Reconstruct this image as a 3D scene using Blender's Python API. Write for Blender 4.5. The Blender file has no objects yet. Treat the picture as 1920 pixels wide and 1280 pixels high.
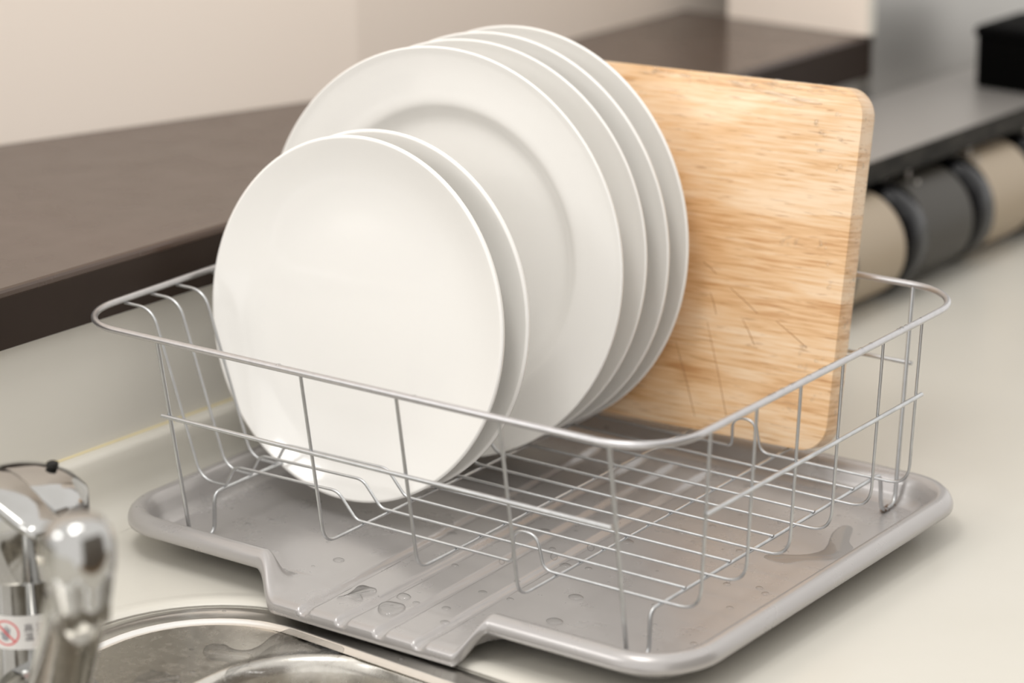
import bpy, bmesh, math, random
from mathutils import Vector, Matrix
random.seed(7)
sc = bpy.context.scene
COL = sc.collection
# One scene unit "u" = the spacing of the rack's wires (24 mm).  Rack frame: x away from the wall, y along it, z up.
U = 0.024
CZ = -1.7                      # countertop height in rack units
def W(p): return Vector((p[0]*U, p[1]*U, (p[2]-CZ)*U + 0.85))
PH = math.radians(3.4)         # the rack stands slightly askew to the wall
EW = Vector((math.sin(PH), math.cos(PH), 0)); NW = Vector((math.cos(PH), -math.sin(PH), 0))
def SN(s, n, z): return EW*s + NW*n + Vector((0, 0, z))     # wall frame -> rack frame

# ---------------------------------------------------------------- camera
R0 = Vector((0.8051, 0.5930, -0.0141)); R1 = Vector((-0.1692, 0.2524, 0.9527)); R2 = Vector((-0.5684, 0.7647, -0.3036))
YAW, PITCH, ROLL = 0.63882, 0.30855, -0.014844
fw = Vector((-math.cos(PITCH)*math.sin(YAW), math.cos(PITCH)*math.cos(YAW), -math.sin(PITCH)))
rt = fw.cross(Vector((0, 0, 1))).normalized(); up = rt.cross(fw)
c_, s_ = math.cos(ROLL), math.sin(ROLL)
rx = rt*c_ + up*s_; uy = -rt*s_ + up*c_
cam = bpy.data.cameras.new('camera'); cam_o = bpy.data.objects.new('camera', cam); COL.objects.link(cam_o)
CP = Vector((46.7048, -50.1507, 25.5428))
m = Matrix((( rx.x, uy.x, -fw.x), (rx.y, uy.y, -fw.y), (rx.z, uy.z, -fw.z))).to_4x4()
m.translation = W(CP); cam_o.matrix_world = m
cam.sensor_width = 36.0; cam.lens = 5187.56*36/1920
cam.clip_start = 0.05; cam.clip_end = 50
cam.dof.use_dof = True; cam.dof.focus_distance = 69.3*U; cam.dof.aperture_fstop = 4.2; cam.dof.aperture_blades = 0
sc.camera = cam_o

# ---------------------------------------------------------------- world, lights, exposure
sc.view_settings.view_transform = 'Standard'; sc.view_settings.look = 'None'
sc.view_settings.gamma = 1.0; sc.view_settings.use_curve_mapping = False
sc.view_settings.exposure = 0.0
w = bpy.data.worlds.new('room_light'); sc.world = w; w.use_nodes = True
w.node_tree.nodes['Background'].inputs[0].default_value = (1.0, 0.975, 0.945, 1)
w.node_tree.nodes['Background'].inputs[1].default_value = 1.27
def area(name, pos, target, size, power, color, size_y=None):
    l = bpy.data.lights.new(name, 'AREA'); l.energy = power; l.color = color; l.size = size
    if size_y: l.shape = 'RECTANGLE'; l.size_y = size_y
    o = bpy.data.objects.new(name, l); COL.objects.link(o)
    P_ = W(pos); d = (W(target)-P_).normalized()
    o.rotation_euler = d.to_track_quat('-Z', 'Y').to_euler(); o.location = P_
    return o
area('window_light', (-28, -62, 48), (5, 5, 3), 0.55, 4.4, (1.0, 0.99, 0.98), 0.45)
area('added_wall_fill', (6, -14, 52), (6, -10, 5), 0.4, 3.6, (1.0, 0.97, 0.93), 0.4)  # added fill with no known fixture, brightens the beige wall and shelf top
area('ceiling_lamp', (14, -34, 74), (6, 5, 3), 0.35, 4.5, (1.0, 0.98, 0.96), 0.3)

# ---------------------------------------------------------------- helpers
def tag(o, label, cat, group=None, kind=None):
    o['label'] = label; o['category'] = cat
    if group: o['group'] = group
    if kind: o['kind'] = kind
    return o
def empty(name, p, label=None, cat=None, group=None):
    o = bpy.data.objects.new(name, None); COL.objects.link(o); o.location = W(p); o.empty_display_size = 0.02
    if label: tag(o, label, cat, group)
    return o
def wloc(o):
    l = Vector(o.location)
    return l + wloc(o.parent) if o.parent else l
def mesh(name, verts, faces, mat, parent=None, smooth=True, world=False, angle=None):
    """verts in rack units (or metres when world)"""
    vs = [Vector(v) if world else W(v) for v in verts]
    if parent is not None:
        off = wloc(parent); loc = Vector((0, 0, 0))
    else:
        off = Vector((sum(v.x for v in vs)/len(vs), sum(v.y for v in vs)/len(vs), min(v.z for v in vs))); loc = off
    me = bpy.data.meshes.new(name); me.from_pydata([tuple(v-off) for v in vs], [], faces); me.update()
    bm = bmesh.new(); bm.from_mesh(me); bmesh.ops.recalc_face_normals(bm, faces=bm.faces); bm.to_mesh(me); bm.free()
    if smooth: me.shade_smooth()
    if angle is not None: me.set_sharp_from_angle(angle=math.radians(angle))
    me.materials.append(mat)
    o = bpy.data.objects.new(name, me); COL.objects.link(o); o.parent = parent; o.location = loc
    return o
def struct(name, verts, faces, mat, **k):
    o = mesh(name, verts, faces, mat, **k); o['kind'] = 'structure'; return o
def fillet(pts, rad, n=6):
    """polyline with corners rounded; rad: one radius per interior corner"""
    P_ = [Vector(p) for p in pts]; out = [P_[0]]
    for i in range(1, len(P_)-1):
        a, b, c = P_[i-1], P_[i], P_[i+1]; r = rad[i-1] if isinstance(rad, (list, tuple)) else rad
        u = (a-b).normalized(); v = (c-b).normalized(); ang = u.angle(v)
        if r <= 0 or ang > 3.10: out.append(b); continue
        t = min(r/math.tan(ang/2), (a-b).length*.49, (c-b).length*.49); p0 = b+u*t; p1 = b+v*t
        for k in range(n+1):
            q = k/n; out.append(p0*(1-q)**2 + b*2*q*(1-q) + p1*q*q)
    out.append(P_[-1]); return out
def tube_geo(path, r, seg=10, closed=False, caps=True, round_end=False):
    P_ = [Vector(p) for p in path]; n = len(P_); T = []
    for i in range(n):
        a = P_[(i-1) % n] if (closed or i > 0) else P_[i]; b = P_[(i+1) % n] if (closed or i < n-1) else P_[i]
        T.append((b-a).normalized())
    ref = Vector((0, 0, 1)) if abs(T[0].z) < .9 else Vector((1, 0, 0))
    N = (ref - T[0]*ref.dot(T[0])).normalized(); verts = []; faces = []
    for i in range(n):
        N = (N - T[i]*N.dot(T[i])).normalized(); B = T[i].cross(N)
        rr = r[i] if isinstance(r, (list, tuple)) else r
        for k in range(seg):
            a = 2*math.pi*k/seg; verts.append(P_[i] + N*(rr*math.cos(a)) + B*(rr*math.sin(a)))
    for i in range(n if closed else n-1):
        j = (i+1) % n
        for k in range(seg):
            l = (k+1) % seg; faces.append((i*seg+k, i*seg+l, j*seg+l, j*seg+k))
    if caps and not closed:
        faces.append(tuple(range(seg))[::-1]); faces.append(tuple((n-1)*seg+k for k in range(seg)))
    return verts, faces
def join(parts):
    V, F = [], []
    for v, f in parts:
        o = len(V); V += list(v); F += [tuple(i+o for i in q) for q in f]
    return V, F
def tube(name, path, r, mat, parent, seg=10, closed=False):
    v, f = tube_geo(path, r, seg, closed); return mesh(name, v, f, mat, parent, angle=60)
def rrect(x0, x1, y0, y1, r, nc=8, ns=1, xs=None):
    """rounded rectangle, counter-clockwise from the front side; ns points per straight side, xs: extra x samples on the front"""
    r = max(r, 1e-4); out = []
    def side(a, b, extra=None):
        if extra is not None:
            return [(x, a[1]) for x in extra if a[0]+1e-6 < x < b[0]-1e-6]
        return [(a[0]+(b[0]-a[0])*k/ns, a[1]+(b[1]-a[1])*k/ns) for k in range(1, ns)]
    def corner(cx, cy, a0): return [(cx+r*math.cos(a0+math.pi/2*k/nc), cy+r*math.sin(a0+math.pi/2*k/nc)) for k in range(nc+1)]
    c = [corner(x1-r, y0+r, -math.pi/2), corner(x1-r, y1-r, 0), corner(x0+r, y1-r, math.pi/2), corner(x0+r, y0+r, math.pi)]
    out += side((x0+r, y0), (x1-r, y0), xs); out += c[0]
    out += side(c[0][-1], c[1][0]); out += c[1]; out += side(c[1][-1], c[2][0]); out += c[2]
    out += side(c[2][-1], c[3][0]); out += c[3]
    return out
def loft(loops, close_first=False, close_last=False):
    n = len(loops[0]); V = [v for l in loops for v in l]; F = []
    for i in range(len(loops)-1):
        for k in range(n):
            l = (k+1) % n; F.append((i*n+k, i*n+l, (i+1)*n+l, (i+1)*n+k))
    if close_first: F.append(tuple(range(n))[::-1])
    if close_last: F.append(tuple((len(loops)-1)*n+k for k in range(n)))
    return V, F
def box_geo(x0, x1, y0, y1, z0, z1, fr=None):
    f = fr or (lambda a, b, c: (a, b, c))
    v = [f(x, y, z) for z in (z0, z1) for y in (y0, y1) for x in (x0, x1)]
    return v, [(0, 2, 3, 1), (4, 5, 7, 6), (0, 1, 5, 4), (2, 6, 7, 3), (0, 4, 6, 2), (1, 3, 7, 5)]
def lathe_geo(prof, org, U_, V_, N_, seg=64, cap0=False, cap1=False):
    """prof = [(radius, height)] about N_ through org"""
    loops = [[Vector(org)+U_*(r*math.cos(2*math.pi*k/seg))+V_*(r*math.sin(2*math.pi*k/seg))+N_*h for k in range(seg)] for r, h in prof]
    return loft(loops, cap0, cap1)
def bez(pts, n=4):
    """closed Catmull-Rom"""
    out = []; m_ = len(pts)
    for i in range(m_):
        p0, p1, p2, p3 = [Vector((*pts[(i+k-1) % m_], 0)) for k in range(4)]
        for k in range(n):
            t = k/n
            out.append(tuple((0.5*((2*p1)+(p2-p0)*t+(2*p0-5*p1+4*p2-p3)*t*t+(3*p1-p0-3*p2+p3)*t**3))[:2]))
    return out

# ---------------------------------------------------------------- materials
def new_mat(name):
    m_ = bpy.data.materials.new(name); m_.use_nodes = True
    nt = m_.node_tree; b = nt.nodes['Principled BSDF']; return m_, nt, b
def pbr(name, col, rough, metal=0.0, coat=0.0, noise=None, bump=None, rnoise=None, spec=None):
    """noise=(scale, amount, colour2) ; bump=(scale, strength) ; rnoise=(scale, lo, hi)"""
    m_, nt, b = new_mat(name); N = nt.nodes; L = nt.links
    b.inputs['Base Color'].default_value = (*col, 1); b.inputs['Roughness'].default_value = rough
    b.inputs['Metallic'].default_value = metal; b.inputs['Coat Weight'].default_value = coat
    if spec is not None: b.inputs['Specular IOR Level'].default_value = spec
    tc = N.new('ShaderNodeTexCoord')
    def nz(scale, detail=4):
        t = N.new('ShaderNodeTexNoise'); t.inputs['Scale'].default_value = scale; t.inputs['Detail'].default_value = detail
        L.new(tc.outputs['Object'], t.inputs['Vector']); return t
    if noise:
        t = nz(noise[0]); r = N.new('ShaderNodeValToRGB'); r.color_ramp.elements[0].position = .5-noise[1]/2; r.color_ramp.elements[1].position = .5+noise[1]/2
        r.color_ramp.elements[0].color = (*col, 1); r.color_ramp.elements[1].color = (*noise[2], 1)
        L.new(t.outputs['Fac'], r.inputs['Fac']); L.new(r.outputs['Color'], b.inputs['Base Color'])
    if bump:
        t = nz(bump[0], 3); bn = N.new('ShaderNodeBump'); bn.inputs['Strength'].default_value = bump[1]; bn.inputs['Distance'].default_value = 0.001
        L.new(t.outputs['Fac'], bn.inputs['Height']); L.new(bn.outputs['Normal'], b.inputs['Normal'])
    if rnoise:
        t = nz(rnoise[0]); mr = N.new('ShaderNodeMapRange'); mr.inputs['From Min'].default_value = .3; mr.inputs['From Max'].default_value = .7
        mr.inputs['To Min'].default_value = rnoise[1]; mr.inputs['To Max'].default_value = rnoise[2]
        L.new(t.outputs['Fac'], mr.inputs['Value']); L.new(mr.outputs['Result'], b.inputs['Roughness'])
    return m_
M = {}
M['porcelain'] = pbr('white porcelain', (.865, .852, .82), .09, coat=.3, bump=(9, .03))
M['wire'] = pbr('dull zinc wire', (.56, .57, .575), .36, metal=.95, noise=(120, .3, (.50, .505, .51)), rnoise=(120, .28, .42), bump=(500, .04))
M['rim'] = pbr('grey coated rim tube', (.56, .55, .555), .34, metal=.9, noise=(220, .3, (.52, .515, .52)), rnoise=(90, .28, .38), bump=(400, .03))
M['tray'] = pbr('pearl grey tray', (.44, .422, .412), .30, metal=.4, coat=.25, rnoise=(45, .26, .33), bump=(220, .02))
M['counter'] = pbr('cream solid surface', (.66, .635, .565), .28, noise=(9, .6, (.69, .665, .60)), bump=(30, .02))
M['wallpanel'] = pbr('pale kitchen wall panel', (.73, .71, .65), .35, noise=(5, .5, (.70, .675, .615)))
M['caulk'] = pbr('yellowed caulk', (.75, .66, .42), .5)
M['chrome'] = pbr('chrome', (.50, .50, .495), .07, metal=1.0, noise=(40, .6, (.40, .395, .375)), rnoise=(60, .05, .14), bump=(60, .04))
M['sink'] = pbr('brushed steel sink', (.62, .595, .545), .24, metal=1.0, noise=(300, .4, (.58, .555, .505)), rnoise=(200, .2, .3), bump=(400, .03))
M['shelf'] = pbr('dark brown laminate', (.066, .037, .025), .26, coat=.25, noise=(6, .5, (.058, .036, .024)), rnoise=(30, .22, .30), spec=.5)
M['edge'] = pbr('dark edge band', (.028, .018, .013), .5, spec=.22, noise=(20, .5, (.034, .022, .016)))
M['beige'] = pbr('beige wallpaper', (.93, .84, .75), .8, noise=(3, .4, (.915, .82, .725)))
M['steelpanel'] = pbr('grey steel wall panel', (.52, .52, .51), .38, metal=.6, noise=(1.2, .6, (.42, .40, .37)))
M['flange'] = pbr('polished steel rim', (.82, .81, .78), .22, metal=1.0, bump=(300, .02))
M['steelshelf'] = pbr('grey steel shelf', (.46, .435, .41), .38, metal=.5)
M['dark'] = pbr('dark grimy metal', (.012, .012, .011), .7, noise=(60, .4, (.05, .046, .04)), spec=.2)
M['black'] = pbr('black plastic', (.003, .003, .004), .15, spec=.3)
M['matblack'] = pbr('matt black', (.001, .001, .001), .6, spec=.05)
M['cream'] = pbr('cream canister', (.40, .325, .235), .45)
M['brown'] = pbr('brown canister', (.045, .04, .032), .45)
M['farwall'] = pbr('grey brown shade wall', (.20, .18, .155), .5, noise=(2, .5, (.17, .15, .13)))  # for the unseen wall added to dim light from behind the camera
M['floor'] = pbr('oak floor', (.33, .22, .13), .45, noise=(8, .5, (.26, .17, .10)))
M['cabinet'] = pbr('cream cabinet', (.70, .66, .58), .4)
M['sticker'] = pbr('white sticker', (.80, .78, .75), .4)
M['red'] = pbr('red print', (.75, .12, .12), .5)
M['ink'] = pbr('dark print', (.05, .04, .05), .5)
M['greyink'] = pbr('grey print', (.32, .32, .34), .5)
M['rust'] = pbr('rust', (.20, .09, .03), .8, noise=(300, .5, (.05, .03, .02)))
M['grime'] = pbr('dark grime', (.06, .035, .02), .8)
mw, nt, b = new_mat('water'); N = nt.nodes; L = nt.links
b.inputs['Base Color'].default_value = (1, 1, 1, 1); b.inputs['Roughness'].default_value = 0.0
b.inputs['IOR'].default_value = 1.33; b.inputs['Transmission Weight'].default_value = 1.0
tr = N.new('ShaderNodeBsdfTransparent'); lw = N.new('ShaderNodeLayerWeight'); lw.inputs['Blend'].default_value = .35
cr = N.new('ShaderNodeValToRGB'); cr.color_ramp.elements[0].position = .15; cr.color_ramp.elements[0].color = (.97, .97, .97, 1); cr.color_ramp.elements[1].position = .8; cr.color_ramp.elements[1].color = (.62, .62, .62, 1)
L.new(lw.outputs['Facing'], cr.inputs['Fac']); L.new(cr.outputs['Color'], tr.inputs['Color'])
gl_ = N.new('ShaderNodeBsdfGlossy'); gl_.inputs['Roughness'].default_value = .02
fr_ = N.new('ShaderNodeFresnel'); fr_.inputs['IOR'].default_value = 1.55
ge = N.new('ShaderNodeNewGeometry'); inv = N.new('ShaderNodeMath'); inv.operation = 'SUBTRACT'; inv.inputs[0].default_value = 1; L.new(ge.outputs['Backfacing'], inv.inputs[1])
ml = N.new('ShaderNodeMath'); ml.operation = 'MULTIPLY'; L.new(fr_.outputs[0], ml.inputs[0]); L.new(inv.outputs[0], ml.inputs[1])
m2 = N.new('ShaderNodeMixShader'); L.new(ml.outputs[0], m2.inputs[0]); L.new(tr.outputs[0], m2.inputs[1]); L.new(gl_.outputs[0], m2.inputs[2])
L.new(m2.outputs[0], N['Material Output'].inputs['Surface']); M['water'] = mw
def wood(name, end=False):
    m_, nt, b = new_mat(name); N = nt.nodes; L = nt.links
    tc = N.new('ShaderNodeTexCoord'); oi = N.new('ShaderNodeObjectInfo')
    off = N.new('ShaderNodeVectorMath'); off.operation = 'MULTIPLY_ADD'
    cx = N.new('ShaderNodeCombineXYZ')
    L.new(oi.outputs['Random'], cx.inputs[0]); L.new(oi.outputs['Random'], cx.inputs[2])
    off.inputs[1].default_value = (3.7, 1.0, 2.3); L.new(cx.outputs[0], off.inputs[0]); L.new(tc.outputs['Object'], off.inputs[2])
    def mapped(s):
        mp = N.new('ShaderNodeMapping'); mp.inputs['Scale'].default_value = s; L.new(off.outputs[0], mp.inputs['Vector']); return mp
    def nz(s, sc_, det=5, dist=0.0):
        t = N.new('ShaderNodeTexNoise'); t.inputs['Scale'].default_value = sc_; t.inputs['Detail'].default_value = det; t.inputs['Distortion'].default_value = dist
        L.new(mapped(s).outputs[0], t.inputs['Vector']); return t
    broad = nz((2.0, 1, 11), 2.2, 4, 1.2)      # broad tonal bands along the grain
    fine = nz((5, 8, 90), 5, 6, .3)           # fine fibres
    pore = nz((20, 60, 260), 2.4, 3, .3)      # short dark pores
    r = N.new('ShaderNodeValToRGB'); e = r.color_ramp.elements
    e[0].position = .38; e[0].color = (.56, .29, .115, 1); e[1].position = .60; e[1].color = (.86, .65, .44, 1)
    x = e.new(.48); x.color = (.76, .49, .26, 1)
    mx = N.new('ShaderNodeMix'); mx.data_type = 'FLOAT'; mx.inputs[0].default_value = .45
    L.new(broad.outputs['Fac'], mx.inputs[2]); L.new(fine.outputs['Fac'], mx.inputs[3]); L.new(mx.outputs[0], r.inputs['Fac'])
    pr = N.new('ShaderNodeValToRGB'); pr.color_ramp.elements[0].position = .60; pr.color_ramp.elements[0].color = (0, 0, 0, 1)
    pr.color_ramp.elements[1].position = .68; pr.color_ramp.elements[1].color = (1, 1, 1, 1); L.new(pore.outputs['Fac'], pr.inputs['Fac'])
    mg = N.new('ShaderNodeMath'); mg.operation = 'MULTIPLY'; mg.inputs[1].default_value = .5; L.new(pr.outputs['Color'], mg.inputs[0])
    mc = N.new('ShaderNodeMix'); mc.data_type = 'RGBA'; L.new(mg.outputs[0], mc.inputs[0])
    L.new(r.outputs['Color'], mc.inputs[6]); mc.inputs[7].default_value = (.36, .16, .055, 1)
    L.new(mc.outputs[2], b.inputs['Base Color'])
    b.inputs['Roughness'].default_value = .34; b.inputs['Coat Weight'].default_value = .12; b.inputs['Coat Roughness'].default_value = .25
    bn = N.new('ShaderNodeBump'); bn.inputs['Strength'].default_value = .15; bn.inputs['Distance'].default_value = .0006
    L.new(fine.outputs['Fac'], bn.inputs['Height']); L.new(bn.outputs['Normal'], b.inputs['Normal'])
    return m_
M['wood'] = wood('rubberwood')

# ================================================================ large structure
LN = -4.45                                                 # wall face under the bar shelf
# floor of the room
struct('floor', [(-1.8, -2.0, 0), (2.7, -2.0, 0), (2.7, 2.4, 0), (-1.8, 2.4, 0), (-1.8, -2.0, -.05), (2.7, -2.0, -.05), (2.7, 2.4, -.05), (-1.8, 2.4, -.05)],
       [(0, 1, 2, 3), (7, 6, 5, 4), (0, 4, 5, 1), (1, 5, 6, 2), (2, 6, 7, 3), (3, 7, 4, 0)], M['floor'], smooth=False, world=True)
FZ = CZ - 0.85/U                                           # floor level in rack units
# low wall that carries the bar shelf
v, f = box_geo(-45, 24.0, LN-3.2, LN, FZ, 3.86, SN); struct('wall_left', v, f, M['wallpanel'], smooth=False)
# steel-clad wall beyond the end of the bar
v, f = join([box_geo(37.25, 78, LN-3.2, -3.95, FZ, 42, SN), box_geo(24.0, 37.25, LN-3.2, LN+.05, FZ, 3.86, SN)]); struct('wall_back', v, f, M['steelpanel'], smooth=False)
# unseen dark wall behind the camera, added to cut light and darken reflections
v, f = box_geo(-62, 84, 96, 100, FZ, 66, SN); struct('added_shade_wall', v, f, M['farwall'], smooth=False)
# bar shelf (dark laminate), plan in the wall frame
plan = [(-45, -4.1), (37.2, -4.1), (37.2, -12.45), (18.9, -12.45), (-45, -34.6)]
def inset_plan(pl, d):
    out = []; n = len(pl)
    for i in range(n):
        a, b_, c = [Vector(pl[(i+k) % n]) for k in (-1, 0, 1)]
        e1 = (b_-a).normalized(); e2 = (c-b_).normalized(); n1 = Vector((e1.y, -e1.x)); n2 = Vector((e2.y, -e2.x))
        m_ = (n1+n2).normalized(); out.append(tuple(b_ + m_*(d/max(.3, m_.dot(n1)))))
    return out
loops = [[SN(*q, z) for q in inset_plan(plan, d)] for d, z in ((.06, 3.86), (0, 3.92), (0, 5.27), (.02, 5.36), (.07, 5.42), (.16, 5.45))]
v, f = loft(loops, True, True)
sh = empty('bar_shelf', SN(0, -8, 3.86)); mesh('shelf_top', v, f, M['shelf'], sh, smooth=False)
v, f = box_geo(-45, 37.26, -4.13, -4.06, 3.88, 5.24, SN); mesh('edge_band', v, f, M['edge'], sh, smooth=False)
v, f = box_geo(37.17, 37.26, -12.4, -4.13, 3.88, 5.24, SN); mesh('edge_band', v, f, M['edge'], sh, smooth=False)
tag(sh, 'long dark brown bar shelf running along the wall behind the dish rack', 'shelf')
# beige partition wall rising from the rear edge of the bar shelf
def wall_run(name, pts, z0, z1, t, mat):
    a = [SN(*q, z0) for q in pts]; b_ = [SN(*q, z1) for q in pts]
    back = [(q[0], q[1]-t) for q in pts]; c = [SN(*q, z0) for q in back]; d = [SN(*q, z1) for q in back]
    n = len(pts); V = a+b_+c+d; F = []
    for i in range(n-1):
        F += [(i, i+1, n+i+1, n+i), (2*n+i, 3*n+i, 3*n+i+1, 2*n+i+1), (n+i, n+i+1, 3*n+i+1, 3*n+i), (i, 2*n+i, 2*n+i+1, i+1)]
    F += [(0, n, 3*n, 2*n), (n-1, 3*n-1, 4*n-1, 2*n-1)]
    return struct(name, V, F, mat, smooth=False)
wall_run('wall_right', [(-45, -34.6), (18.9, -12.46), (37.2, -12.46), (60, -12.46)], FZ, 42, 1.5, M['beige'])
# short wall stub standing across the end of the shelf
v, f = box_geo(36.75, 37.2, -10.1, -3.95, 5.46, 42, SN); struct('wall_end', v, f, M['beige'], smooth=False)
v, f = box_geo(36.8, 37.2, -3.95, -3.86, 5.46, 42, SN); struct('trim_1', v, f, M['wallpanel'], smooth=False)

# ---------------------------------------------------------------- countertop with sink cut-out
SX0, SX1, SN0, SN1, SR = -24.0, -2.0, 1.2, 19.0, 4.0      # hole in the wall frame
hole = rrect(SX0, SX1, SN0, SN1, SR, nc=14, ns=6)
S0, S1, N0, N1 = -45.0, 76.0, -3.3, 22.6
def out_pt(p):
    cx, cy = (SX0+SX1)/2, (SN0+SN1)/2
    dx, dy = p[0]-cx, p[1]-cy; t = 1e9
    if dx > 1e-6: t = min(t, (S1-cx)/dx)
    if dx < -1e-6: t = min(t, (S0-cx)/dx)
    if dy > 1e-6: t = min(t, (N1-cy)/dy)
    if dy < -1e-6: t = min(t, (N0-cy)/dy)
    return (cx+dx*t, cy+dy*t)
def grow(lp, d):
    n = len(lp); out = []
    for i in range(n):
        a, c = Vector(lp[i-1]), Vector(lp[(i+1) % n]); t = (c-a).normalized(); nn = Vector((t.y, -t.x)); q = Vector(lp[i])+nn*d; out.append((q.x, q.y))
    return out
ct = empty('countertop', SN(10, 10, CZ), 'cream solid surface kitchen countertop with raised back ledge under the whole scene', 'countertop')
outer = [out_pt(p) for p in hole]
loops = [[SN(*q, CZ-1.6) for q in outer], [SN(*q, CZ) for q in outer]]
for d, z in ((.75, 0), (.62, .012), (.45, .05), (.25, .06), (.1, .03), (.02, -.03), (0, -.1), (0, -.3), (0, -1.6)):
    loops.append([SN(*q, CZ+z) for q in grow(hole, d)])
v, f = loft(loops)
n_ = len(hole); f += [(i, (i+1) % n_, (len(loops)-1)*n_+(i+1) % n_, (len(loops)-1)*n_+i) for i in range(n_)]
# corners of the slab
slab = mesh('slab', v, f, M['counter'], ct, angle=35)
cor = []
for cs, cn in ((S0, N0), (S1, N0), (S1, N1), (S0, N1)):
    pass
# back ledge: cove rising from the counter, flat face, rounded top to the wall
prof = [(-3.25, CZ-.25), (-2.95, CZ+.004), (-3.1, CZ+.01), (-3.35, CZ+.06), (-3.62, CZ+.22), (-3.82, CZ+.48), (-3.92, CZ+.8), (-3.98, CZ+1.4), (-4.0, .0), (-4.04, .10), (-4.12, .16), (-4.22, .18), (-4.47, .18), (-4.47, CZ-.25)]
loops = [[SN(s, n, z) for n, z in prof] for s in (S0, 0, 36, 76)]
v, f = loft(loops, True, True); mesh('back_ledge', v, f, M['counter'], ct, angle=50)
v, f = tube_geo([SN(s, -4.43, .19) for s in (S0, 0, 24)], .045, 6); mesh('caulk_line', v, f, M['caulk'], ct)
# cabinet fronts carrying the counter
cab = empty('base_cabinet', SN(10, 21, FZ), 'cream base cabinet carrying the countertop', 'cabinet')
v, f = box_geo(S0, S1, 21.0, 22.0, FZ, CZ-1.6, SN); mesh('front_panel', v, f, M['cabinet'], cab, smooth=False)
for s in (S0, S1-1):
    v, f = box_geo(s, s+1, LN, 21.0, FZ, CZ-1.6, SN); mesh('side_panel', v, f, M['cabinet'], cab, smooth=False)

# ---------------------------------------------------------------- sink
sk = empty('kitchen_sink', SN(-12, 8, CZ-8), 'stainless steel sink set into the countertop at the lower left', 'sink')
basin = rrect(SX0+3, -2.75, 5.3, SN1-.9, 3.0, nc=14, ns=6)
prof = [(-.02, -.10), (-.05, -.035), (-.2, -.02), (-.4, -.04), (-.62, -.09), (-.70, -.075), (-.76, -.08), (-.82, -.13), (-.95, -.16)]
loops = [[SN(*q, CZ-.35) for q in grow(hole, .0-.01)]]
loops += [[SN(*q, CZ+z) for q in grow(hole, d)] for d, z in prof]
inner = grow(hole, -.95)
v, f = loft(loops); mesh('flange', v, f, M['flange'], sk, angle=60)
loops = loops[-1:]
for t in (.15, .4, .7, 1.0):
    loops.append([SN(a[0]*(1-t)+b_[0]*t, a[1]*(1-t)+b_[1]*t, CZ-.17-.055*t) for a, b_ in zip(inner, grow(basin, .42))])
v, f = loft(loops); mesh('ledge', v, f, M['sink'], sk, angle=60)
bl = [(.42, -.225), (.25, -.23), (.1, -.19), (0, -.2), (-.12, -.3), (-.2, -.55), (-.3, -1.2), (-.5, -5.5), (-.9, -6.3), (-1.6, -6.6)]
loops = [[SN(*q, CZ+z) for q in grow(basin, d)] for d, z in bl]
v, f = loft(loops, False, True); mesh('basin', v, f, M['sink'], sk, angle=60)
# dark grime line in the seam between counter and sink
gl = grow(hole, -.03)[:]
v, f = tube_geo([SN(*q, CZ-.06) for q in gl], .022, 5, closed=True); mesh('seam_grime', v, f, M['grime'], sk)

# ================================================================ drip tray
TX0, TX1, TY0, TY1, TR = -2.5, 15.6, -2.2, 12.35, 1.8
def sstep(a, b_, x): t = max(0, min(1, (x-a)/(b_-a))); return t*t*(3-2*t)
GR = [(5.13, 4.93), (6.33, 6.25), (7.52, 7.38), (8.74, 8.56)]   # groove x at the lip / further in
def gx(i, y): return GR[i][0] + (GR[i][1]-GR[i][0])*(y+2.9)/4.6
def gdep(x, y):
    g = 0
    for i in range(4):
        d = abs(x-gx(i, max(y, -2.9)))
        if d < .19: g = max(g, 1-sstep(.08, .19, d))
    return .13*g*(1-sstep(10.4, 11.0, y))
def wn(x): return sstep(2.93, 4.15, x)*(1-sstep(9.7, 10.2, x))
P0 = [(.2, -.9), (.06, -.94), (.0, -.9), (.0, -.78), (.06, -.63), (.17, -.53), (.31, -.5), (.44, -.53), (.54, -.62), (.62, -.78), (.70, -.98), (.78, -1.12), (.9, -1.21), (1.04, -1.29)]
P1 = [(-.5, -1.62), (-.64, -1.65), (-.74, -1.60), (-.77, -1.46), (-.74, -1.34), (-.67, -1.27), (-.53, -1.235), (-.3, -1.24), (-.1, -1.245), (.1, -1.25), (.30, -1.25), (.45, -1.25), (.62, -1.25), (1.0, -1.2504)]
Q0 = [(.3, -.8), (.42, -.75), (.5, -.9), (.6, -1.15), (.75, -1.33), (1.2, -1.4)]
Q1 = [(-.45, -1.42), (-.35, -1.38), (-.2, -1.38), (0, -1.38), (.4, -1.39), (1.2, -1.4)]
xs = [TX0+TR+.3*k for k in range(1, 5)] + [2.9+.05*k for k in range(0, 160)] + [11.2+.5*k for k in range(8)]
nref = rrect(TX0, TX1, TY0, TY1, TR, nc=10, ns=10, xs=xs)
def offset_ring(d):
    out = []
    for q in nref:
        x, y = q
        cx = min(max(x, TX0+TR), TX1-TR); cy = min(max(y, TY0+TR), TY1-TR)
        dx, dy = x-cx, y-cy; l = math.hypot(dx, dy)
        if l < 1e-6: out.append((x, y)); continue
        out.append((x-dx/l*d, y-dy/l*d))
    return out
def tray_loop(p0, p1):
    A = offset_ring(p0[0]); B = offset_ring(p1[0]); o = []
    for k, q in enumerate(nref):
        wgt = wn(q[0]) if q[1] < TY0+.01 else 0
        x = A[k][0]; y = A[k][1]*(1-wgt)+B[k][1]*wgt; z = p0[1]*(1-wgt)+p1[1]*wgt
        if wgt > .5:
            g = gdep(x, y)*wgt
            z -= g*(1 if p1[1] > -1.3 else .5 if (p1[1] > -1.37 and p1[0] < -.6) else 0)
        o.append((x, y, z))
    return o
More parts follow.
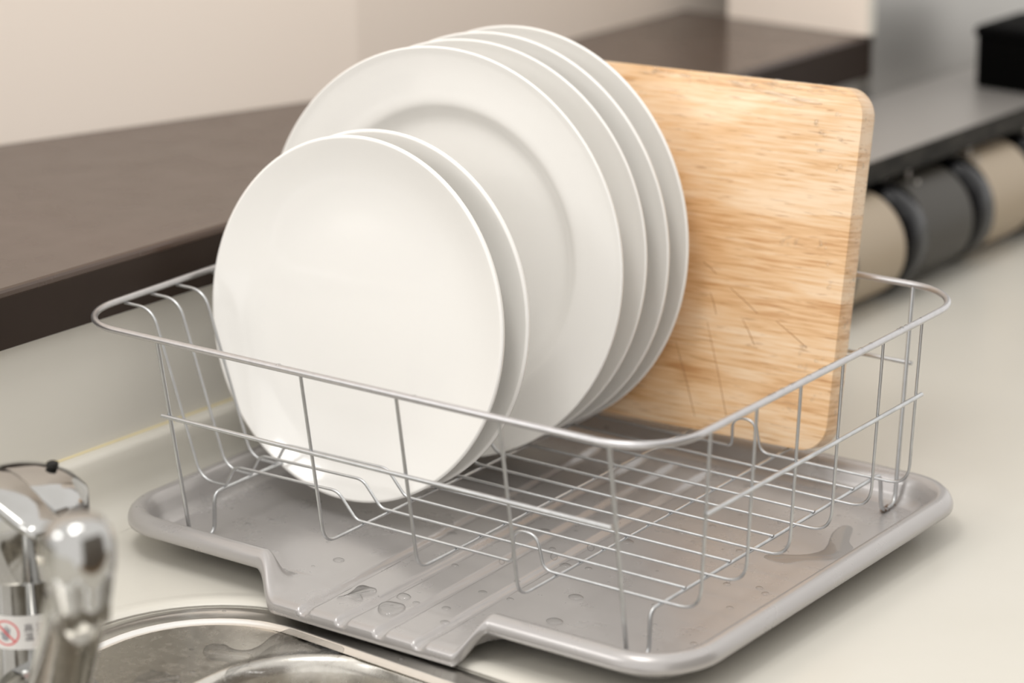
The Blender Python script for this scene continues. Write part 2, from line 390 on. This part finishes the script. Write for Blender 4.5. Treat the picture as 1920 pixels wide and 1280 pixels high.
loops = [tray_loop(a, b_) for a, b_ in zip(Q0, Q1)][::-1] + [tray_loop(a, b_) for a, b_ in zip(P0, P1)]
v, f = loft(loops, True, False)
# floor grid with drain grooves
FD = .98
fx = sorted(set([TX0+FD, TX1-FD] + [TX0+FD+.45*k for k in range(1, 40) if TX0+FD+.45*k < TX1-FD-.05] + [4.4+.045*k for k in range(0, 112)] + [2.95+.07*k for k in range(20)]))
fy = [TY0+FD+.3*k for k in range(1, 45)]; fy = [y for y in fy if y < TY1-FD-.05]+[TY1-FD]
nx = len(fx); gv = []
for k in range(5):
    for x in fx:
        y0 = TY0+FD; y = y0+(TY0+FD+.3-y0)*k/5; gv.append((x, y, -1.25-gdep(x, y)-(.03*(4*wn(x)*(1-wn(x))) if k == 0 else 0)))
gv += [(x, y, -1.25-gdep(x, y)) for y in fy for x in fx]
gf = [(j*nx+i, j*nx+i+1, (j+1)*nx+i+1, (j+1)*nx+i) for j in range(len(fy)+4) for i in range(nx-1)]
tray = empty('drip_tray', (6.9, 5.2, CZ), 'grey plastic drip tray with a spout lip over the sink, under the wire rack', 'tray')
mesh('rim_wall', v, f, M['tray'], tray, angle=70)
mesh('grooved_floor', gv, gf, M['tray'], tray)
for x, y in ((1.5, 1.2), (12.5, 1.2), (1.5, 9.8), (12.5, 9.8)):
    v, f = lathe_geo([(.55, CZ), (.6, CZ+.05), (.6, -1.38)], (x, y, 0), Vector((1, 0, 0)), Vector((0, 1, 0)), Vector((0, 0, 1)), 20, True, True)
    mesh('foot', v, f, M['tray'], tray, angle=40)

# ================================================================ wire dish rack
rack = empty('dish_rack', (6.8, 5.26, -1.25), 'silver wire dish rack with a thick rounded rim, standing in the grey tray', 'dish rack')
RX0, RX1, RY0, RY1, RZ, RR = -3.27, 15.07, -2.17, 12.63, 4.56, 1.75
rp = [(x, y, RZ) for x, y in rrect(RX0, RX1, RY0, RY1, RR, nc=16, ns=4)]
tube('rim', rp, .090, M['rim'], rack, 14, closed=True)
wr, wy, lr = .041, .044, .055
YZ = -.075                                                  # the long wires run under the cross wires
XL = [0.0, 4.69, 7.65, 10.68, 13.68]
for k in range(11):
    ky = {3: 3.42, 4: 4.32, 9: 9.5}.get(k, k)         # a few uprights are bent aside by the plates standing between them
    pts = [(RX0, ky, RZ-.11), (-2.28, ky, RZ-.11), (-.84, k, 0), (.04, k, 0), (.40, k, .60), (3.88, k, .66), (4.46, k, 0)]
    rad = [.75, .65, .12, .35, .45, .35]
    def seal(end):
        pts.append((end, k, 0))
    if k in (0, 10):
        pts += [(9.40, k, 0), (9.42, k, .86), (10.12, k, .86), (10.32, k, 0)]; rad += [.2, .38, .38, .3]
    if k % 2 == 0:
        pts += [(14.78, k, 0), (15.04, k, RZ-.02)]; rad += [.62]
    else:
        pts += [(13.74, k, 0)]
    rad = rad[:len(pts)-2]
    # last hump corner radius list must match interior corners
    while len(rad) < len(pts)-2: rad.append(.3)
    tube('cross_wire', fillet(pts, rad, 7), wr, M['wire'], rack, 8)
for x in XL[1:4]:
    pts = [(x, RY0-.02, RZ-.02), (x, -1.53, YZ), (x, 12.05, YZ), (x, RY1, RZ-.02)]
    tube('long_wire', fillet(pts, .5, 8), wy, M['wire'], rack, 8)
for x, xr in ((0.0, -.06), (13.68, 13.62)):
    pts = [(xr, RY0+(.15 if x > 5 else 0), RZ-.04), (x, -1.36, -1.19), (x, -.48, -1.19), (x, -.42, YZ), (x, 10.52, YZ), (x, 10.62, -1.19),
           (x-.04, 11.42, -1.19), (xr-.26, RY1-.02, RZ-.04)]
    tube('corner_leg_wire', fillet(pts, [.34, .30, .28, .28, .34, .34], 8), lr, M['wire'], rack, 10)
mr = .06
tube('middle_rail', [(-.22, -1.97, 2.45), (13.62, -1.93, 2.45)], mr, M['wire'], rack, 10)
tube('middle_rail', [(14.98, -.12, 2.48), (14.98, 10.2, 2.48)], mr, M['wire'], rack, 10)
tube('middle_rail', [(-.22, 12.42, 2.45), (13.5, 12.42, 2.45)], mr, M['wire'], rack, 10)
# rust at the foot of the far right leg
rv = []
for i in range(14):
    c = Vector((13.66+random.uniform(-.08, .06), 11.05+random.uniform(-.3, .3), -1.21+random.uniform(-.02, .06))); r = random.uniform(.03, .07)
    rv.append(lathe_geo([(r*.5, -r*.8), (r, -r*.2), (r*.8, r*.5), (r*.2, r*.9)], c, Vector((1, 0, 0)), Vector((0, 1, 0)), Vector((0, 0, 1)), 7, True, True))
v, f = join(rv); mesh('rust_spots', v, f, M['rust'], rack)

# ================================================================ plates
def plate_mesh(name, prof_top, prof_back, Rr):
    """local frame: X right, Y up in the plate's plane, Z towards the eating side"""
    prof = prof_top + prof_back; seg = 160
    V = []; F = []
    for r, h in prof:
        for k in range(seg):
            a = 2*math.pi*k/seg; V.append((r*Rr*math.cos(a)*U, r*Rr*math.sin(a)*U, h*Rr*U))
    n = len(prof)
    for i in range(n-1):
        for k in range(seg):
            l = (k+1) % seg; F.append((i*seg+k, i*seg+l, (i+1)*seg+l, (i+1)*seg+k))
    F.append(tuple(range(seg))); F.append(tuple((n-1)*seg+k for k in range(seg))[::-1])
    me = bpy.data.meshes.new(name); me.from_pydata(V, [], F); me.update()
    bm = bmesh.new(); bm.from_mesh(me); bmesh.ops.recalc_face_normals(bm, faces=bm.faces); bm.to_mesh(me); bm.free()
    me.shade_smooth(); me.materials.append(M['porcelain']); return me
def smooth_prof(pts, n=5):
    out = []
    P_ = [Vector((*p, 0)) for p in pts]
    for i in range(len(P_)-1):
        p0 = P_[max(i-1, 0)]; p1 = P_[i]; p2 = P_[i+1]; p3 = P_[min(i+2, len(P_)-1)]
        for k in range(n):
            t = k/n; q = 0.5*((2*p1)+(p2-p0)*t+(2*p0-5*p1+4*p2-p3)*t*t+(3*p1-p0-3*p2+p3)*t**3); out.append((q.x, q.y))
    out.append(tuple(pts[-1])); return out
big_top = smooth_prof([(.02, -.128), (.3, -.127), (.52, -.124), (.60, -.119), (.645, -.107), (.685, -.085), (.715, -.066), (.745, -.057), (.80, -.05), (.88, -.036), (.95, -.018), (.982, -.006), (.994, -.002), (1.0, -.008)])
big_back = smooth_prof([(1.0, -.014), (.992, -.028), (.96, -.042), (.88, -.064), (.80, -.080), (.74, -.092), (.69, -.122), (.63, -.150), (.60, -.158), (.595, -.180), (.575, -.183), (.560, -.176), (.55, -.160), (.3, -.158), (.02, -.158)])
sml_top = smooth_prof([(.02, -.118), (.3, -.118), (.50, -.115), (.62, -.108), (.72, -.094), (.80, -.074), (.87, -.050), (.93, -.026), (.97, -.009), (.988, -.003), (1.0, -.010)])
sml_back = smooth_prof([(1.0, -.02), (.992, -.034), (.95, -.056), (.88, -.086), (.80, -.114), (.70, -.136), (.60, -.148), (.585, -.152), (.58, -.172), (.56, -.176), (.54, -.168), (.53, -.152), (.3, -.15), (.02, -.15)])
pm_big = plate_mesh('dinner_plate', big_top, big_back, 5.666)
pm_sml = plate_mesh('side_plate', sml_top, sml_back, 4.84)
def place_plate(name, me, c, tilt, yaw, label, cat, group):
    n = Vector((math.sin(yaw)*math.cos(tilt), -math.cos(yaw)*math.cos(tilt), math.sin(tilt)))
    u = Vector((math.cos(yaw), math.sin(yaw), 0)); v = n.cross(u)
    m_ = Matrix(((u.x, v.x, n.x), (u.y, v.y, n.y), (u.z, v.z, n.z))).to_4x4(); m_.translation = W(c)
    o = bpy.data.objects.new(name, me); COL.objects.link(o); o.matrix_world = m_; tag(o, label, cat, group); return o
place_plate('side_plate', pm_sml, (2.0863, 2.8799, 4.1408), .1426, .0173, 'small rimless white plate at the very front of the rack, nearest the sink', 'plate', 'small plates in the rack')
place_plate('side_plate', pm_sml, (2.1709, 3.7591, 4.1375), .1474, .0373, 'small white plate showing only its edge behind the frontmost small plate', 'plate', 'small plates in the rack')
place_plate('dinner_plate', pm_big, (2.0244, 6.7064, 4.9993), .0769, .101, 'large white plate with a wide flat rim and visible well, first of the large plates', 'plate', 'large plates in the rack')
place_plate('dinner_plate', pm_big, (1.9800, 7.9000, 4.9700), .118, .098, 'second large white plate, directly behind the one whose well is visible', 'plate', 'large plates in the rack')
place_plate('dinner_plate', pm_big, (2.0813, 9.0598, 5.0042), .0644, .0507, 'third large white plate, between the second and the rearmost one', 'plate', 'large plates in the rack')
place_plate('dinner_plate', pm_big, (2.1534, 10.0996, 4.9953), .0856, .0102, 'rearmost large white plate, right in front of the wooden board', 'plate', 'large plates in the rack')

# ================================================================ cutting board (four glued strips)
yb, yaw, tilt, roll, xr_, hh, zb = 10.588, .017, .224, .017, 11.908, 9.758, .09
n_b = Vector((math.sin(yaw)*math.cos(tilt), -math.cos(yaw)*math.cos(tilt), math.sin(tilt)))
u_b = Vector((math.cos(yaw), math.sin(yaw), 0)); v_b = n_b.cross(u_b)
U2 = u_b*math.cos(roll)+v_b*math.sin(roll); V2 = -u_b*math.sin(roll)+v_b*math.cos(roll)
BT, BW = .76, 13.2
Ob = Vector((xr_, yb, zb))-U2*BW                            # lower left front corner
board = empty('cutting_board', Ob+U2*BW/2, 'thick pale wooden cutting board leaning behind the white plates', 'cutting board')
mb = Matrix(((U2.x, -n_b.x, V2.x), (U2.y, -n_b.y, V2.y), (U2.z, -n_b.z, V2.z))).to_4x4()
mb.translation = Vector((0, 0, 0))
cuts = [0, 1.9, 4.05, 6.35, hh]
def board_strip(z0, z1):
    bm = bmesh.new()
    lp = rrect(0, BW, 0, hh, .78, nc=10, ns=1)
    rings = []
    for d, y in ((.022, 0), (.006, .006), (0, .022), (0, BT-.06), (.02, BT-.02), (.06, BT)):
        q = grow(lp, -d) if d else lp
        rings.append([bm.verts.new((p[0], y, p[1])) for p in q])
    n = len(lp)
    for a, b_ in zip(rings, rings[1:]):
        for k in range(n): bm.faces.new((a[k], a[(k+1) % n], b_[(k+1) % n], b_[k]))
    bm.faces.new(rings[0][::-1]); bm.faces.new(rings[-1])
    for z, s in ((z0, -1), (z1, 1)):
        if 0 < z < hh:
            g = bm.verts[:]+bm.edges[:]+bm.faces[:]
            r = bmesh.ops.bisect_plane(bm, geom=g, plane_co=(0, 0, z), plane_no=(0, 0, s), clear_outer=True)
            ed = [e for e in r['geom_cut'] if isinstance(e, bmesh.types.BMEdge)]
            bmesh.ops.holes_fill(bm, edges=ed)
    bmesh.ops.recalc_face_normals(bm, faces=bm.faces)
    bmesh.ops.scale(bm, vec=(U, U, U), verts=bm.verts)
    me = bpy.data.meshes.new('wood_strip'); bm.to_mesh(me); bm.free(); me.shade_smooth(); me.set_sharp_from_angle(angle=math.radians(35)); me.materials.append(M['wood'])
    o = bpy.data.objects.new('wood_strip', me); COL.objects.link(o); o.parent = board
    m_ = mb.copy(); m_.translation = W(Ob)-board.location; o.matrix_local = m_; return o
for a, b_ in zip(cuts, cuts[1:]): board_strip(a, b_)
def on_board(x, z, off=0): return Ob + U2*x + V2*z + n_b*off
# knife marks: thin dark scores in the face
M['score'] = pbr('dark knife score', (.40, .20, .08), .6)
for i, (a, b_) in enumerate((((9.19, 2.99), (10.12, .51)), ((8.26, 2.32), (9.13, .35)), ((9.79, 4.03), (10.73, 3.45)), ((11.3, 3.34), (12.34, 2.75)), ((10.28, 3.23), (10.74, 2.58)), ((8.85, 4.62), (9.31, 4.35)), ((9.19, 3.81), (9.45, 3.23)))):
    v, f = tube_geo([on_board(*a, -.010), on_board((a[0]+b_[0])/2+.02, (a[1]+b_[1])/2, -.005), on_board(*b_, -.010)], .014, 6); mesh('knife_mark', v, f, M['score'], board)

# ================================================================ faucet
FA = SN(-9.3, 3.0, 0); EX = Vector((1, 0, 0)); EY = Vector((0, 1, 0)); EZ = Vector((0, 0, 1))
LZ = CZ-.17
fau = empty('faucet', (FA.x, FA.y, LZ), 'chrome mixer faucet with a rising spout at the left, standing on the sink ledge', 'faucet')
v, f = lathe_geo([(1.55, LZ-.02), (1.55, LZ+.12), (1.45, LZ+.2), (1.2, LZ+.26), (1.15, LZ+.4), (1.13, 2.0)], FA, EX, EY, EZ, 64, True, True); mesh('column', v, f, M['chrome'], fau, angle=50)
hd = [(1.2, 1.62), (1.5, 1.62), (1.56, 1.7), (1.56, 3.2), (1.545, 3.27), (1.50, 3.32), (1.30, 3.52), (.95, 3.7), (.5, 3.8), (.02, 3.83)]
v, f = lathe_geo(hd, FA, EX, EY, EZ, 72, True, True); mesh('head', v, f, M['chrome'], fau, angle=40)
# lever arching over the head towards the sink
lv = []
e_out = (SN(0, 1, 0)*1.0).normalized(); e_side = EZ.cross(e_out)
for i in range(14):
    t = i/13; q = FA + e_out*(-1.1+3.2*t) + EZ*(3.66+.22*math.sin(math.pi*min(1, t*1.2))-.55*t*t); wd = 1.0-.45*t; th = .11
    lv.append([q+e_side*a+EZ*b_ for a, b_ in ((-wd, -.02), (-wd*.7, th), (0, th*1.5), (wd*.7, th), (wd, -.02), (wd*.7, -th), (0, -th), (-wd*.7, -th))])
lv = [[p - e_side*.9 for p in l] for l in lv]
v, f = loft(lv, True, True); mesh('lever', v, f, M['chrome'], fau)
v, f = lathe_geo([(.1, 3.7), (.14, 3.78), (.14, 3.86), (.06, 3.9)], FA+Vector((.35, .75, 0)), EX, EY, EZ, 16, True, True); mesh('lever_screw', v, f, M['dark'], fau)
TP = SN(-14.35, 10.86, 0)
root = SN(-10.45, 5.0, -1.35)
path = [SN(-9.5, 3.4, -1.35), root, root*.75+Vector((TP.x, TP.y, 4.6))*.25, root*.5+Vector((TP.x, TP.y, 4.7))*.5, root*.22+Vector((TP.x, TP.y, 4.75))*.78, Vector((TP.x, TP.y, 4.85))]
fp = fillet(path, 2.2, 8); rs = [1.0-.38*i/(len(fp)-1) for i in range(len(fp))]
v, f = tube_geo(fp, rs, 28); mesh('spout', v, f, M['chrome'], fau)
v, f = lathe_geo([(.30, 3.90), (.46, 3.88), (.53, 3.95), (.58, 4.4), (.66, 4.85), (.72, 5.2), (.72, 5.6), (.67, 5.86), (.55, 6.04), (.35, 6.14), (.02, 6.17)], TP, EX, EY, EZ, 48, True, True)
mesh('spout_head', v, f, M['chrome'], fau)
# sticker with the "do not touch" sign on the column; decals follow the cylinder
c2 = (CP-FA); a_cam = math.atan2(c2.y, c2.x); SA = a_cam - math.radians(27)      # centre angle of the round sign
SR_ = 1.135
def cyl(px, pz, lift): a = SA + px/SR_; return FA + EX*((SR_+lift)*math.cos(a)) + EY*((SR_+lift)*math.sin(a)) + EZ*pz
def grid_patch(x0, x1, z0, z1, lift, n=24, thick=.0):
    V = [cyl(x0+(x1-x0)*i/n, z, lift) for z in (z0, z1) for i in range(n+1)]
    return V, [(i, i+1, n+2+i, n+1+i) for i in range(n)]
SZ = .30
def slab_patch(x0, x1, z0, z1, l0, l1, n=24):
    V = []
    for lift in (l0, l1):
        for z in (z0, z1): V += [cyl(x0+(x1-x0)*i/n, z, lift) for i in range(n+1)]
    m_ = n+1; F = []
    for i in range(n):
        F += [(i, i+1, m_+i+1, m_+i), (2*m_+i, 3*m_+i, 3*m_+i+1, 2*m_+i+1), (i, 2*m_+i, 2*m_+i+1, i+1), (m_+i, m_+i+1, 3*m_+i+1, 3*m_+i)]
    F += [(0, m_, 3*m_, 2*m_), (n, 2*m_+n, 3*m_+n, m_+n)]
    return V, F
v, f = slab_patch(-.42, 1.15, SZ-.40, SZ+.42, .002, .014); stk = mesh('warning_sticker', v, f, M['sticker'], fau, angle=60)
def decal(poly_rings, mat, nm):
    mesh(nm, *poly_rings, mat, stk, smooth=False)
ring = []; n = 40
V = [cyl(r*math.cos(2*math.pi*k/n), SZ+r*math.sin(2*math.pi*k/n), .02) for r in (.27, .31) for k in range(n)]
decal((V, [(k, (k+1) % n, n+(k+1) % n, n+k) for k in range(n)]), M['red'], 'red_ring')
V = [cyl(-.2+.4*t+dx, SZ+.2-.4*t+dx, .024) for t in (0, .25, .5, .75, 1) for dx in (-.017, .017)]
decal((V, [(2*i, 2*i+1, 2*i+3, 2*i+2) for i in range(4)]), M['red'], 'red_bar')
hand = [(-.12, -.16), (-.02, -.2), (.05, -.17), (.08, -.05), (.11, .1), (.07, .14), (.05, .06), (.04, .17), (0, .18), (-.01, .07), (-.05, .14), (-.08, .12), (-.06, 0), (-.14, .02), (-.17, -.02), (-.12, -.07)]
V = [cyl(x, SZ+z, .018) for x, z in hand]
decal((V, [tuple(range(len(V)))]), M['greyink'], 'hand_sign')
def text_mesh(txt, x, z, size, mat, nm):
    cu = bpy.data.curves.new('t', 'FONT'); cu.body = txt; cu.size = size; cu.align_x = 'CENTER'; cu.resolution_u = 3
    to = bpy.data.objects.new('t', cu); COL.objects.link(to); bpy.context.view_layer.update()
    me0 = bpy.data.meshes.new_from_object(to.evaluated_get(bpy.context.evaluated_depsgraph_get()))
    vv = [v_.co.copy() for v_ in me0.vertices]; ff = [tuple(p.vertices) for p in me0.polygons]
    bpy.data.objects.remove(to); bpy.data.curves.remove(cu); bpy.data.meshes.remove(me0)
    if not vv: return
    mesh(nm, [cyl(x+q.x, z+q.y, .02) for q in vv], ff, mat, stk, smooth=False)
for i, ch in enumerate('高温'): text_mesh(ch, .52, SZ+.05-.22*i, .22, M['ink'], 'printed_character')
for i, ch in enumerate('注意'): text_mesh(ch, .78, SZ+.05-.22*i, .22, M['ink'], 'printed_character')

# ================================================================ back right: steel shelf, canisters, black box
st = empty('steel_shelf', SN(36, 0, CZ), 'low grey steel shelf standing at the back right against the wall', 'shelf')
v, f = box_geo(21, 52, -3.9, 1.45, 3.0, 3.12, SN); mesh('top_plate', v, f, M['steelshelf'], st, smooth=False)
v, f = box_geo(21, 52, 1.36, 1.50, 2.45, 3.12, SN); mesh('front_lip', v, f, M['dark'], st, smooth=False)
for s in (21.3, 51.5):
    for n in (-3.6, 1.1):
        v, f = tube_geo([SN(s, n, CZ), SN(s, n, 3.0)], .14, 10); mesh('leg', v, f, M['dark'], st)
for s in (27.5, 31.5, 35.5, 39.5, 43.5):
    v, f = tube_geo(fillet([SN(s, 1.2, 2.6), SN(s, 1.2, 1.9), SN(s, 1.5, 1.75), SN(s, 1.6, 2.0)], .1), .07, 8); mesh('hook', v, f, M['steelshelf'], st)
lab = ['cream canister lying on the counter, mostly hidden behind the cutting board',
       'dark brown canister lying on its side with a black ring, nearest the wire rack',
       'cream canister lying on its side behind the dark brown one, with a black ring',
       'cream canister lying at the right edge of the photo, only its black ring showing']
for i, (s, n) in enumerate(((25.1, 1.45), (29.6, 1.35), (34.2, 1.2), (38.9, 1.1))):
    r = 1.95; cz = CZ+r
    o = empty('canister', SN(s+2, n-.6, CZ), lab[i], 'canister', 'canisters lying under the steel shelf')
    org = SN(s, n-.6, cz); ax = EW
    v, f = lathe_geo([(r-.12, 4.0), (r-.1, .5), (r-.15, .12), (r-.4, .03), (.02, 0)], org, NW, EZ, ax, 40, True, True); mesh('body', v, f, M['brown' if i == 1 else 'cream'], o, angle=50)
    v, f = lathe_geo([(r-.42, .0), (r-.40, -.12), (r-.25, -.2), (r-.08, -.16), (r, 0), (r, .9), (r-.1, 1.0), (r-.38, .9), (r-.42, .0)], org, NW, EZ, ax, 48); mesh('black_ring', v, f, M['black'], o)
bx = empty('black_box', SN(42.7, -.3, 3.12), 'black box standing on the steel shelf at the upper right', 'box')
loops = [[SN(42.7+q[0], -.3+q[1], z) for q in rrect(-1.8+d, 1.8-d, -1.6+d, 1.6-d, .3)] for d, z in ((.06, 3.12), (0, 3.2), (0, 5.0), (.06, 5.07))]
v, f = loft(loops, True, True); mesh('body', v, f, M['matblack'], bx, angle=40)
loops = [[SN(42.7+q[0], -.3+q[1], z) for q in rrect(-1.88+d, 1.88-d, -1.68+d, 1.68-d, .3)] for d, z in ((.0, 5.07), (0, 5.3), (.1, 5.4), (.4, 5.45))]
v, f = loft(loops, True, True); mesh('lid', v, f, M['matblack'], bx, angle=40)

# ================================================================ water
def puddle(name, pts, z, h, fr, label, group, q_=1.0):
    lp = bez(pts, 3); a = sum(lp[i-1][0]*lp[i][1]-lp[i][0]*lp[i-1][1] for i in range(len(lp)))
    if a < 0: lp = lp[::-1]
    loops = [[fr(*q, z) for q in lp]]
    for d, k in ((.0, .15), (-.025, .55), (-.06, .85), (-.11, 1.0)):
        loops.append([fr(*q, z+h*k) for q in grow(lp, d*q_)])
    v, f = loft(loops, False, True); o = mesh(name, v, f, M['water'], angle=80); tag(o, label, 'puddle', group); return o
XY = lambda x, y, z: Vector((x, y, z))
sh_ = (-.62, .66)
bigp = [(-4.23, 3.38), (-3.93, 3.37), (-3.74, 3.66), (-3.8, 4.04), (-3.67, 4.32), (-3.29, 4.35), (-2.71, 4.18), (-2.23, 4.2), (-1.84, 4.3), (-1.73, 4.77), (-1.71, 5.22), (-1.81, 5.68), (-1.98, 6.03), (-2.25, 6.25), (-2.7, 6.24), (-3.27, 6.08), (-3.74, 5.91), (-4.06, 5.83), (-4.39, 5.67), (-4.7, 5.27), (-5.08, 5.18), (-5.21, 5.12), (-4.82, 4.75), (-4.48, 4.74), (-4.16, 4.82), (-4.05, 4.7), (-4.16, 4.41), (-4.38, 3.98), (-4.44, 3.68)]
smlp = [(-6.61, 3.44), (-6.25, 3.25), (-5.87, 3.34), (-5.69, 3.64), (-5.75, 3.78), (-5.62, 4.05), (-5.87, 4.07), (-6.13, 3.94), (-6.43, 3.85), (-6.65, 3.6)]
puddle('water_puddle', [(a+sh_[0], b_+sh_[1]) for a, b_ in bigp], CZ-.23, .14, SN, 'long branching water puddle on the sink ledge beside the tray spout', 'puddles on the sink')
puddle('water_puddle', [(a+sh_[0], b_+sh_[1]) for a, b_ in smlp], CZ-.22, .07, SN, 'small leaf-shaped water puddle on the sink ledge next to the faucet', 'puddles on the sink')
TP_ = [([(5.41, -1.99), (5.58, -1.78), (5.8, -1.77), (5.95, -1.78), (5.95, -1.61), (5.8, -1.51), (5.77, -1.36), (5.85, -1.19), (5.97, -1.16), (5.87, -0.98), (5.67, -0.97), (5.44, -0.99), (5.37, -1.14), (5.42, -1.34), (5.48, -1.68)], 'arrow-shaped water puddle between the first two grooves of the tray spout'),
       ([(6.63, -1.88), (6.53, -1.67), (6.62, -1.44), (6.88, -1.37), (7.11, -1.39), (7.22, -1.59), (7.24, -1.86), (7.18, -2.07), (6.97, -2.1), (6.8, -2.04)], 'thick rounded water puddle touching the third groove of the tray spout'),
       ([(6.57, -1.07), (6.51, -0.91), (6.58, -0.79), (6.74, -0.78), (6.87, -0.86), (6.89, -1.03), (6.76, -1.11)], 'small oval water drop just above the thick rounded puddle in the tray'),
       ([(12.69, 6.29), (12.76, 6.64), (13.36, 6.96), (13.68, 7.62), (13.29, 8.7), (13.24, 9.35), (13.56, 9.34), (13.94, 8.47), (14.3, 8.05), (14.32, 7.19), (13.69, 6.67), (13.35, 6.18)], 'thin ragged water film on the right side of the tray under the rack')]
for i, (pl, lb) in enumerate(TP_): puddle('water_puddle', pl, -1.252, (.06, .09, .07, .022)[i], XY, lb, 'puddles in the tray', (.3, .8, .8, .5)[i])
def drop_geo(c, a, b_, nrm, ra, rb, h, seg=12):
    prof_ = [(1.0, 0), (1.02, .18), (.95, .45), (.75, .75), (.45, .94), (.1, 1.0)]
    loops = [[Vector(c)+a*(ra*q*math.cos(2*math.pi*k/seg))+b_*(rb*q*math.sin(2*math.pi*k/seg))+nrm*(h*t) for k in range(seg)] for q, t in prof_]
    return loft(loops, False, True)
# drops on the board face (clustered like the photo) and along its top edge
rnd = random.Random(3); parts = []
spots = [(12.45, 9.03), (11.85, 8.72), (12.06, 8.4), (12.6, 8.34), (12.05, 8.1), (12.6, 7.68), (11.19, 5.56), (11.4, 5.53), (11.69, 5.51), (12.5, 5.57), (12.34, 5.55), (12.7, 5.07), (12.75, 4.57), (12.25, 2.65), (12.75, 2.5), (12.3, 2.3), (12.8, 1.52), (11.94, 1.05), (6.69, 9.6), (7.72, 9.55), (8.4, 9.6), (6.34, 9.09)]
for x, z in spots:
    for q in range(rnd.choice((2, 3, 3))):
        a = rnd.uniform(0, 1.5); ra = rnd.uniform(.03, .075)
        parts.append(drop_geo(on_board(x+rnd.uniform(-.12, .12), z+rnd.uniform(-.12, .12), .001), U2*math.cos(a)+V2*math.sin(a), V2*math.cos(a)-U2*math.sin(a), n_b, ra, ra*rnd.uniform(.5, .9), ra*.5))
for i in range(40):
    X = rnd.uniform(6, 12.6); Z = hh-rnd.uniform(.06, .2); ra = rnd.uniform(.03, .07)
    parts.append(drop_geo(on_board(X, Z, .001), U2, V2, n_b, ra*rnd.uniform(1.2, 3.5), ra*.6, ra*.45))
for X, Z, l in ((9.5, 9.5, .35), (10.3, 9.42, .5), (10.9, 9.35, .7), (11.5, 9.28, .45), (11.0, 9.2, .4)):
    parts.append(drop_geo(on_board(X, Z, .001), U2*.995+V2*(-.06), V2, n_b, l, .05, .035, 20))
for i in range(22):
    X = rnd.uniform(6, 12.3); ra = rnd.uniform(.04, .09)
    parts.append(drop_geo(on_board(X, hh-.005, -rnd.uniform(.03, .3)), U2, n_b, V2, ra*1.6, ra, ra*.5))
for i in range(12):
    Z = rnd.uniform(.9, 9); ra = rnd.uniform(.03, .06)
    parts.append(drop_geo(on_board(BW, Z, -rnd.uniform(.15, .6)), n_b, V2, U2, ra, ra*1.4, ra*.5))
v, f = join(parts); o = mesh('water_drops', v, f, M['water']); tag(o, 'beads of water scattered on the wooden cutting board', 'water', kind='stuff')
# drops in the tray and on the sink ledge
parts = []
fixed = [(10.23, 1.45, .2), (10.66, -.06, .22), (6.79, -1.52, .05), (3.82, .01, .16), (8.43, 1.45, .09), (8.82, 2.99, .16), (8.13, .41, .12), (7.18, -1.05, .1), (8.0, -.9, .12), (8.5, -1.6, .13), (5.1, 3.1, .14), (7.0, 4.6, .18), (9.2, 5.2, .2), (10.0, 6.6, .18)]
for x, y, r in fixed: parts.append(drop_geo((x, y, -1.251), EX, EY, EZ, r, r*.8, r*.28, 18))
for i in range(90):
    x, y = rnd.uniform(-.2, 14.2), rnd.uniform(-1.2, 10.5)
    if gdep(x, y) > .001: continue
    r = rnd.choice((.02, .03, .04, .06, .1)); parts.append(drop_geo((x, y, -1.251), EX, EY, EZ, r, r*rnd.uniform(.7, 1), r*.4))
v, f = join(parts); o = mesh('water_drops', v, f, M['water']); tag(o, 'beads of water scattered over the floor of the grey tray', 'water', kind='stuff')
parts = []
for i in range(60):
    s, n = rnd.uniform(-9, -3.2), rnd.uniform(2.8, 4.9)
    r = rnd.choice((.02, .03, .04, .07)); parts.append(drop_geo(SN(s, n, CZ-.225), EX, EY, EZ, r*1.3, r, r*.5))
for s, n in ((-2.35, 6.4), (-2.3, 7.1), (-3.1, 3.0), (-2.5, 8.4)): parts.append(drop_geo(SN(s, n, CZ-.075), EX, EY, EZ, .09, .07, .05, 14))
v, f = join(parts); o = mesh('water_drops', v, f, M['water']); tag(o, 'beads of water on the steel sink ledge', 'water', kind='stuff')
# drops hanging from and sitting on the wires
parts = []
def hang(x, y, z, r):
    loops = [[Vector((x+r*q*math.cos(2*math.pi*k/14), y+r*q*.8*math.sin(2*math.pi*k/14), z-r*t)) for k in range(14)] for q, t in ((.5, -.5), (.85, 0), (1.0, .5), (.95, .9), (.7, 1.3), (.3, 1.5))]
    parts.append(loft(loops, True, True))
for x, y, r in ((9.9, 1, .1), (10.3, 2, .1), (9.05, 0, .08), (8.3, 2.0, .05), (5.6, 0, .05), (14.3, 2, .05), (13.3, 6, .05), (13.2, 9, .06), (12.7, 10, .05), (13.4, 8, .04)): hang(x, y, -.03, r)
for i in range(26):
    t = rnd.random(); r = rnd.uniform(.03, .06); x, y = (RX1, rnd.uniform(2, 10)) if t < .8 else (rnd.uniform(0, 12), RY0)
    parts.append(drop_geo((x, y, RZ+.07), EX, EY, EZ, r, r*1.4, r*.7))
v, f = join(parts); o = mesh('water_drops', v, f, M['water']); tag(o, 'beads of water clinging to the wires of the dish rack', 'water', kind='stuff')
